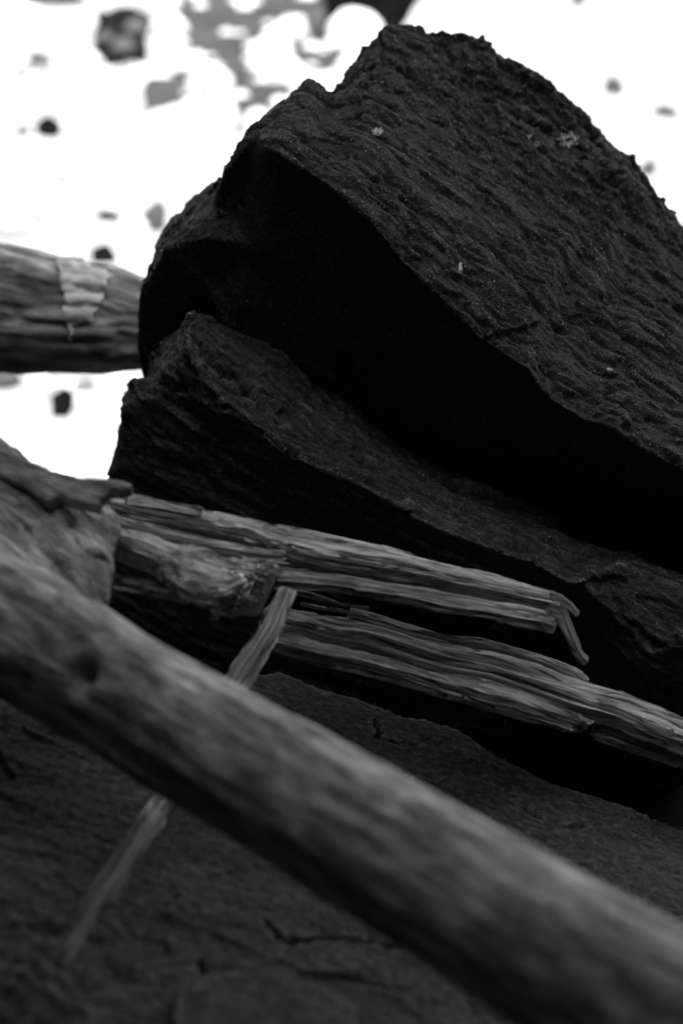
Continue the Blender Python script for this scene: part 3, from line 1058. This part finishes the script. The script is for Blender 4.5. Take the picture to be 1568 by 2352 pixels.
part('rotten_core', remesh([hull_shell([P(x, y, d + 0.06) for x, y, d in [(535, 1315, 1.995), (612, 1292, 2.01), (638, 1305, 2.02), (622, 1354, 2.02), (594, 1420, 2.02), (515, 1412, 2.0), (482, 1372, 1.99),
                                                        (560, 1310, 2.06), (640, 1320, 2.06), (600, 1400, 2.06), (520, 1390, 2.06)]])], 0.004), M_STUB, br)

pk = empty('split_plank', P(1000, 1560, 2.21), label='long split plank running under the splintered branch to the frame edge', category='plank')
strand('plank_body', pk, M_SPLINTER,
       [(600, 1396), (640, 1405), (708, 1412), (784, 1420), (884, 1444), (942, 1462), (1022, 1484), (1126, 1502), (1231, 1530), (1318, 1562), (1353, 1572), (1440, 1597), (1509, 1625), (1568, 1653), (1800, 1750)],
       [(600, 1416), (650, 1430), (766, 1468), (831, 1476), (940, 1512), (1022, 1538), (1126, 1556), (1196, 1579), (1245, 1597), (1335, 1627), (1405, 1645), (1475, 1676), (1568, 1709), (1800, 1800)],
       2.13, 2.23, 7, 0.034, 51, 210, (0.01, 0.02), 0.03)
strand('plank_edge', pk, M_SPLINTER, [(800, 1398), (884, 1420), (942, 1438), (1022, 1456), (1106, 1467), (1161, 1482), (1266, 1514), (1328, 1538), (1354, 1566)], [(800, 1408), (884, 1432), (942, 1452), (1022, 1471), (1126, 1490), (1231, 1517), (1318, 1551), (1352, 1570)],
       2.15, 2.26, 3, 0.014, 53, 130, (0.01, 0.01), 0.01)
strand('plank_lip', pk, M_SPLINTER, [(600, 1440), (640, 1449), (693, 1464), (766, 1483), (831, 1491), (940, 1523), (1022, 1548), (1126, 1567), (1196, 1591), (1245, 1609), (1335, 1641), (1374, 1656)],
       [(600, 1470), (635, 1481), (693, 1495), (758, 1511), (850, 1532), (940, 1556), (1022, 1582), (1064, 1594), (1092, 1606), (1126, 1616), (1179, 1627), (1217, 1641), (1273, 1656), (1330, 1676)], 2.11, 2.19, 4, 0.022, 57, 170, (0.01, 0.03), 0.02)
strand('plank_underside', pk, M_STUB, [(1360, 1664), (1475, 1697), (1568, 1716), (1800, 1806)], [(1360, 1686), (1440, 1712), (1509, 1740), (1568, 1761), (1800, 1850)], 2.17, 2.25, 3, 0.02, 61, 80, (0.03, 0.01), 0.01)
strand('thin_splinter', pk, M_SPLINTER, [(670, 1350), (684, 1355), (722, 1365), (784, 1385), (848, 1395)], [(668, 1362), (684, 1367), (722, 1377), (784, 1392), (848, 1398)], 2.10, 2.22, 2, 0.006, 67, 60, (0, 0), 0.0, groove=0.4)
strand('thin_splinter', pk, M_SPLINTER, [(690, 1384), (708, 1387), (745, 1394), (800, 1404)], [(690, 1391), (708, 1394), (745, 1402), (800, 1409)], 2.11, 2.23, 2, 0.005, 69, 50, (0, 0), 0.0, groove=0.4)

# the narrow stick that leans from the branch down to the slab
def sdp(x, y, up):
    """depth of the slab's surface there, raised by up metres"""
    return float(np.dot(on_slab(x, y, up) - CAM, FWD))


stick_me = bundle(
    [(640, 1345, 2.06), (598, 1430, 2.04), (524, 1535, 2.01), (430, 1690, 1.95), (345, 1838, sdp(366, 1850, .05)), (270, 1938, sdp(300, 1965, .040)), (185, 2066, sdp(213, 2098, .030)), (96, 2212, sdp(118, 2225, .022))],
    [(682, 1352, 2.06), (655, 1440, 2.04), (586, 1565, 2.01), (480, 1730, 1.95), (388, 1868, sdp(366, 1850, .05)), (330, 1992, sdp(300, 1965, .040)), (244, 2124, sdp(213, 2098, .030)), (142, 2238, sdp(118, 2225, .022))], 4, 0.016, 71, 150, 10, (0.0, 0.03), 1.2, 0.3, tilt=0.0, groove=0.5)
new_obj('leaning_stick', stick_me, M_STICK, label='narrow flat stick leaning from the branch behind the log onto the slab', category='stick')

# the blurred log behind, left
def build_bglog():
    ctr = [P(-700, 640, 3.5), P(-250, 680, 3.36), P(0, 706, 3.30), P(160, 722, 3.28), P(320, 745, 3.32), P(420, 760, 3.34)]
    rad = [0.14, 0.132, 0.126, 0.108, 0.090, 0.085]

    def disp(g, s, t):
        return 0.014 * fbm(g * [5, 12, 12], 3) + 0.008 * fbm(g * [7, 34, 34] + 5, 3) - 0.02 * np.clip(fbm(g * [4, 22, 22] + 9, 3, .5, True) - 0.5, 0, 1)
    v, f, g = tube(ctr, rad, 200, 90, disp)
    o = new_obj('fallen_log', grain_mesh(v, f, g), M_BGLOG, label='blurred pale fallen log with peeling bark behind the boulder', category='log')
    return o


bglog = build_bglog()
bg_bvh_me = bglog.data
bb = BVHTree.FromPolygons([tuple(v) for v in get_co(bg_bvh_me)], [tuple(p.vertices) for p in bg_bvh_me.polygons])


def wrapped_bark(outline, lift, thick, label):
    rag = []
    for (xa, ya), (xb, yb) in zip(outline, outline[1:] + outline[:1]):
        for k in range(3):
            rag.append((xa + (xb - xa) * k / 3 + random.gauss(0, 5), ya + (yb - ya) * k / 3 + random.gauss(0, 5)))
    outline = rag
    """bark sheet lying on the log's round surface: a gridded patch inside the outline, dropped on the log"""
    xs = [p[0] for p in outline]
    ys = [p[1] for p in outline]
    step = 3

    def inside(x, y):
        c = False
        n = len(outline)
        for i in range(n):
            x1, y1 = outline[i]
            x2, y2 = outline[(i + 1) % n]
            if (y1 > y) != (y2 > y) and x < (x2 - x1) * (y - y1) / (y2 - y1) + x1:
                c = not c
        return c
    gx = np.arange(min(xs), max(xs) + step, step)
    gy = np.arange(min(ys), max(ys) + step, step)
    idx, vs = {}, []
    last = {}
    for i, x in enumerate(gx):
        for j, y in enumerate(gy):
            loc, no, _, _ = bb.ray_cast(Vector(CAM), Vector(ray(x, y)), 9)
            if loc is None:
                continue
            p = np.array(loc)
            w = 0.004 * noise(np.array([[x * .05, y * .05, 3.3]]))[0]
            idx[(i, j)] = len(vs)
            vs.append(p - FWD * (lift + w) + UP * lift * 0.4)
    fs = []
    for i in range(len(gx) - 1):
        for j in range(len(gy) - 1):
            ks = [(i, j), (i, j + 1), (i + 1, j + 1), (i + 1, j)]
            if inside(gx[i] + step / 2, gy[j] + step / 2) and all(k in idx for k in ks):
                fs.append([idx[k] for k in ks])
    me = mesh_from(vs, fs)
    bm = bmesh.new()
    bm.from_mesh(me)
    bmesh.ops.delete(bm, geom=[v for v in bm.verts if not v.link_faces], context='VERTS')
    bm.to_mesh(me)
    bm.free()
    co = get_co(me)
    set_attr(me, 'bed', co)
    o = new_obj('bark', me, M_BGBARK, bglog, label=label)
    s = o.modifiers.new('thick', 'SOLIDIFY')
    s.thickness = thick
    s.offset = 0
    return o


wrapped_bark([(128, 602), (170, 592), (214, 612), (248, 640), (252, 668), (236, 690), (232, 705), (205, 735), (178, 742), (172, 762), (168, 785), (160, 776), (156, 750), (148, 730), (146, 690), (136, 650)],
             0.005, 0.008, 'pale torn bark strip hanging in a point')

# ------------------------------------------------------------------ the sunlit shore behind
def cobble_mesh(seed, sub=3):
    bm = bmesh.new()
    bmesh.ops.create_icosphere(bm, subdivisions=sub, radius=1)
    co = np.array([v.co[:] for v in bm.verts])
    n = co / np.linalg.norm(co, axis=1)[:, None]
    co = co * (1 + 0.22 * fbm(n * 1.1 + seed * 7.7, 3))[:, None]
    for v, c in zip(bm.verts, co):
        v.co = c
    me = bpy.data.meshes.new('cobble')
    bm.to_mesh(me)
    bm.free()
    me.polygons.foreach_set('use_smooth', np.ones(len(me.polygons), bool))
    return me


def on_ground(x, y, z=0.0):
    r = ray(x, y)
    t = (z - CAM[2]) / r[2]
    return CAM + r * t


def ground_patch(x, y, w, h):
    """centre, half width, half depth on the ground of a patch of the frame"""
    a, b = on_ground(x, y - h / 2), on_ground(x, y + h / 2)
    c = on_ground(x, y)
    d = np.dot(c - CAM, FWD)
    return c, 0.5 * w / 1568 * 0.4 * d, 0.5 * (a[1] - b[1])


DARK = [  # x, y, w, h, mesh, material, label
    (114, 312, 34, 40, M_DARKSTONE, 'small dark stone alone on the bright shore, above the fallen log'),
    (50, 312, 24, 20, M_GREYSTONE, 'small grey stone beside the lone dark stone'),
    (90, 146, 34, 26, M_GREYSTONE, 'small grey stone near the left edge, below the top corner'),
    (60, 168, 30, 14, M_MIDSTONE, 'thin light grey stone near the left edge'),
    (128, 2, 84, 22, M_DARKSTONE, 'dark stone cut off by the top edge, towards the left corner'),
    (245, 503, 58, 15, M_DARKSTONE, 'long low dark stone just above the fallen log'),
    (238, 597, 44, 30, M_DARKSTONE, 'dark stone peeping over the top of the fallen log'),
    (362, 517, 40, 46, M_GREYSTONE, 'light grey stone beside the shoulder of the boulder'),
    (746, 165, 20, 16, M_DARKSTONE, 'tiny dark stone just above the boulder notch'),
    (140, 948, 42, 46, M_DARKSTONE, 'square dark stone seen through the gap under the fallen log'),
    (14, 882, 44, 40, M_GREYSTONE, 'grey stone at the left edge under the fallen log'),
    (198, 892, 32, 20, M_MIDSTONE, 'light grey stone under the fallen log right of the square dark one'),
    (1326, 14, 22, 34, M_GREYSTONE, 'small grey stone at the top edge right of the boulder peak'),
    (1410, 218, 30, 34, M_GREYSTONE, 'light grey stone right of the boulder rim'),
    (1524, 265, 34, 24, M_GREYSTONE, 'thin light grey stone at the far right edge'),
    (1489, 402, 30, 30, M_GREYSTONE, 'grey stone touching the boulder rim at the right'),
]
cob = [cobble_mesh(i) for i in range(6)]
angular = []
for i in range(4):
    pts = rng.normal(size=(16, 3))
    pts /= np.linalg.norm(pts, axis=1)[:, None]
    pts *= rng.uniform(0.85, 1.1, (16, 1))
    v, f = hull_shell(pts)
    me = mesh_from(v, f, False)
    angular.append(me)


def place(name, me, mat, loc, scl, rz, **props):
    m2 = me.copy() if me.users and me.materials and me.materials[0] != mat else me
    o = new_obj(name, m2, mat, **props)
    o.location = loc
    o.scale = scl
    o.rotation_euler = (random.uniform(-.15, .15), random.uniform(-.15, .15), rz)
    return o


mesh_cache = {}


def shared(me, mat):
    k = (me.name, mat.name)
    if k not in mesh_cache:
        mesh_cache[k] = me.copy()
        mesh_cache[k].materials.clear()
        mesh_cache[k].materials.append(mat)
    return mesh_cache[k]


def stone(name, me, mat, loc, scl, rz, **props):
    o = bpy.data.objects.new(name, shared(me, mat))
    COL.objects.link(o)
    o.location = loc
    o.scale = scl
    o.rotation_euler = (random.uniform(-.12, .12), random.uniform(-.12, .12), rz)
    for k, v in props.items():
        o[k] = v
    return o


for i, (x, y, w, h, m, lab) in enumerate(DARK):
    c, hw, hd = ground_patch(x, y, w, h)
    r = ray(x, y)
    # a real stone: as wide as seen, its height shared between rise and depth
    el = abs(r[2]) / math.hypot(r[0], r[1])
    d = np.dot(c - CAM, FWD)
    hh = 0.5 * h / 2352 * 0.6 * d
    zr = hh * 0.75
    yd = min(max(hw, hh * 0.66 / max(el, 0.05)), hw * 2.5)
    stone('dark_stone' if m is M_DARKSTONE else 'grey_stone', angular[i % 4], m, (c[0], c[1], zr * 0.6), (hw * 1.9, yd * 1.4, zr * 2.7), random.uniform(-.3, .3), label=lab, category='stone',
          group='darker stones on the bright shore')
for x, y, rr, lab in [(312, 84, 27, 'round grey pebble on the black patch, the farthest of three'), (242, 104, 21, 'smaller grey pebble at the left end of the black patch'),
                      (284, 128, 28, 'round grey pebble at the near edge of the black patch'), (744, 62, 30, 'round grey pebble against the dark background rock')]:
    c = on_ground(x, y)
    d = np.dot(c - CAM, FWD)
    k = rr / 1568 * 0.4 * d
    stone('grey_pebble', cob[1], M_GREYSTONE, (c[0], c[1], k * 0.5), (k, k, k), 0.4, label=lab, category='pebble', group='grey pebbles on the shore')

WETMAT_BLACK = plain_mat('black_rock', 0.002, 0.006, 3, 1.0)
# dark rock at the top edge, far behind the boulder's peak
c = on_ground(820, 112)
dk = stone_mesh([c + np.array(q) for q in [(-0.20, 0, -.05), (0.22, 0, -.05), (-0.34, 0, 0.32), (0.36, 0, 0.26), (-0.36, .1, 0.9), (0.72, .1, 0.62), (0.8, .2, 1.0),
                                           (-0.3, 0.9, -.05), (0.4, 0.9, -.05), (0.8, .8, 1.0), (-.3, .8, 1.0)]], 0.03, 0.05, 3)
new_obj('dark_rock', dk, WETMAT_BLACK, label='dark blurred rock at the top edge behind the peak of the boulder', category='rock')

# the white cobbles one can tell apart
WHITE = [(182, 70, 40), (258, 10, 40), (200, 150, 34), (60, 70, 50),
         (240, 230, 60), (330, 190, 40), (120, 230, 44), (300, 330, 60), (420, 350, 50), (180, 400, 50), (70, 420, 44), (330, 450, 46), (120, 500, 36), (300, 540, 40), (60, 990, 46), (190, 930, 30), (90, 900, 40),
         (230, 1010, 40), (1250, 50, 54), (1400, 90, 60), (1500, 170, 56), (1180, 20, 44), (1530, 330, 44), (1450, 250, 40), (1540, 40, 50)]
for i, (x, y, rr) in enumerate(WHITE):
    c = on_ground(x, y)
    d = np.dot(c - CAM, FWD)
    k = rr / 1568 * 0.4 * d
    stone('cobble', cob[i % 6], M_COBBLE, (c[0], c[1], k * 0.25), (k, k * random.uniform(.8, 1.2), k * 0.75), random.uniform(0, 6.28),
          label='glaring white sunlit cobble blurred on the shore', category='cobble', group='white cobbles on the shore')
# dark sheet under the cobbles, the gaps' shade put into its colour
GAPS = [(470, 92, 46), (505, 45, 40), (640, 28, 40), (590, 85, 20), (385, 240, 34), (548, 190, 22), (746, 165, 14), (600, 240, 18), (735, 60, 40), (430, 30, 16), (345, 195, 10), (520, 130, 18), (690, 150, 12), (560, 270, 14)]
GAP_MATS = [plain_mat('gap_shade', 0.004, 0.036, 1.6), plain_mat('black_patch', 0.005, 0.012, 4)]
GAP_MATS[1].node_tree.nodes['Principled BSDF'].inputs['Specular IOR Level'].default_value = 0
for out, wmat, lab in (([(345, 262), (330, 205), (372, 130), (400, 60), (410, -40), (560, -60), (760, -60), (800, 20), (790, 130), (745, 180), (690, 205), (640, 250), (560, 300), (430, 290)], GAP_MATS[0], 'dark sheet painted as the shade between the white cobbles'),
                       ([(222, 40), (300, 24), (345, 44), (336, 100), (342, 142), (290, 146), (250, 158), (212, 126), (226, 84)], GAP_MATS[1], 'black patch with grey pebbles on the white shore')):
    bm = bmesh.new()
    ring = []
    for (xa, ya), (xb, yb) in zip(out, out[1:] + out[:1]):
        for k in range(6):
            x, y = xa + (xb - xa) * k / 6, ya + (yb - ya) * k / 6
            ring.append(on_ground(x + random.gauss(0, 4), y + random.gauss(0, 3)) + np.array([0, 0, 0.07]))
    bv = [bm.verts.new(tuple(p)) for p in ring]
    bm.faces.new(bv)
    r_ = bmesh.ops.extrude_face_region(bm, geom=bm.faces[:])
    bmesh.ops.translate(bm, vec=(0, 0, -0.2), verts=[g_ for g_ in r_['geom'] if isinstance(g_, bmesh.types.BMVert)])
    bmesh.ops.triangulate(bm, faces=bm.faces)
    bmesh.ops.recalc_face_normals(bm, faces=bm.faces)
    wm = bpy.data.meshes.new('gap_mesh')
    bm.to_mesh(wm)
    bm.free()
    new_obj('dark_gap', wm, wmat, kind='structure', label=lab)
done = []
for tr in range(9000):
    x, y, rr = random.uniform(365, 820), random.uniform(-40, 310), random.uniform(40, 70) if tr < 3000 else random.uniform(16, 40)
    if any(math.hypot(x - a_, y - b_) < rr * 0.97 + c_ * 0.75 for a_, b_, c_ in GAPS):
        continue
    if any(math.hypot(x - a_, y - b_) < (rr + c_) * 0.60 for a_, b_, c_ in done):
        continue
    done.append((x, y, rr))
for i, (x, y, rr) in enumerate(done):
    c = on_ground(x, y)
    d = np.dot(c - CAM, FWD)
    k = rr / 1568 * 0.4 * d
    # lies as a low dome whose outline reads round from standing height
    stone('cobble', cob[i % 6], M_COBBLE, (c[0], c[1], k * 0.45), (k, k * random.uniform(.85, 1.1), k * random.uniform(.85, 1.05)), random.uniform(0, 6.28),
          label='glaring white sunlit cobble blurred on the shore', category='cobble', group='white cobbles on the shore')
# countless smaller shingle round about
V, F = [], []
ico = cobble_mesh(9, 1)
ic = get_co(ico)
iff = [list(p.vertices) for p in ico.polygons]
for i in range(1500):
    y = 5.6 + 20 * random.random() ** 1.6
    x = random.uniform(-1, 1) * (2.5 + y * 0.42)
    k = random.uniform(0.03, 0.09)
    a = random.uniform(0, 6.28)
    R = np.array([[math.cos(a), -math.sin(a), 0], [math.sin(a), math.cos(a), 0], [0, 0, 1]])
    b = len(V) * len(ic)
    V.append((ic * [k, k * random.uniform(.6, 1), k * .35]) @ R.T + [x, y, k * .05])
    F += [[q + b for q in f] for f in iff]
sh = new_obj('shingle', mesh_from(np.concatenate(V), F), M_COBBLE, label='pale sunlit shingle strewn over the shore', category='shingle', kind='stuff')
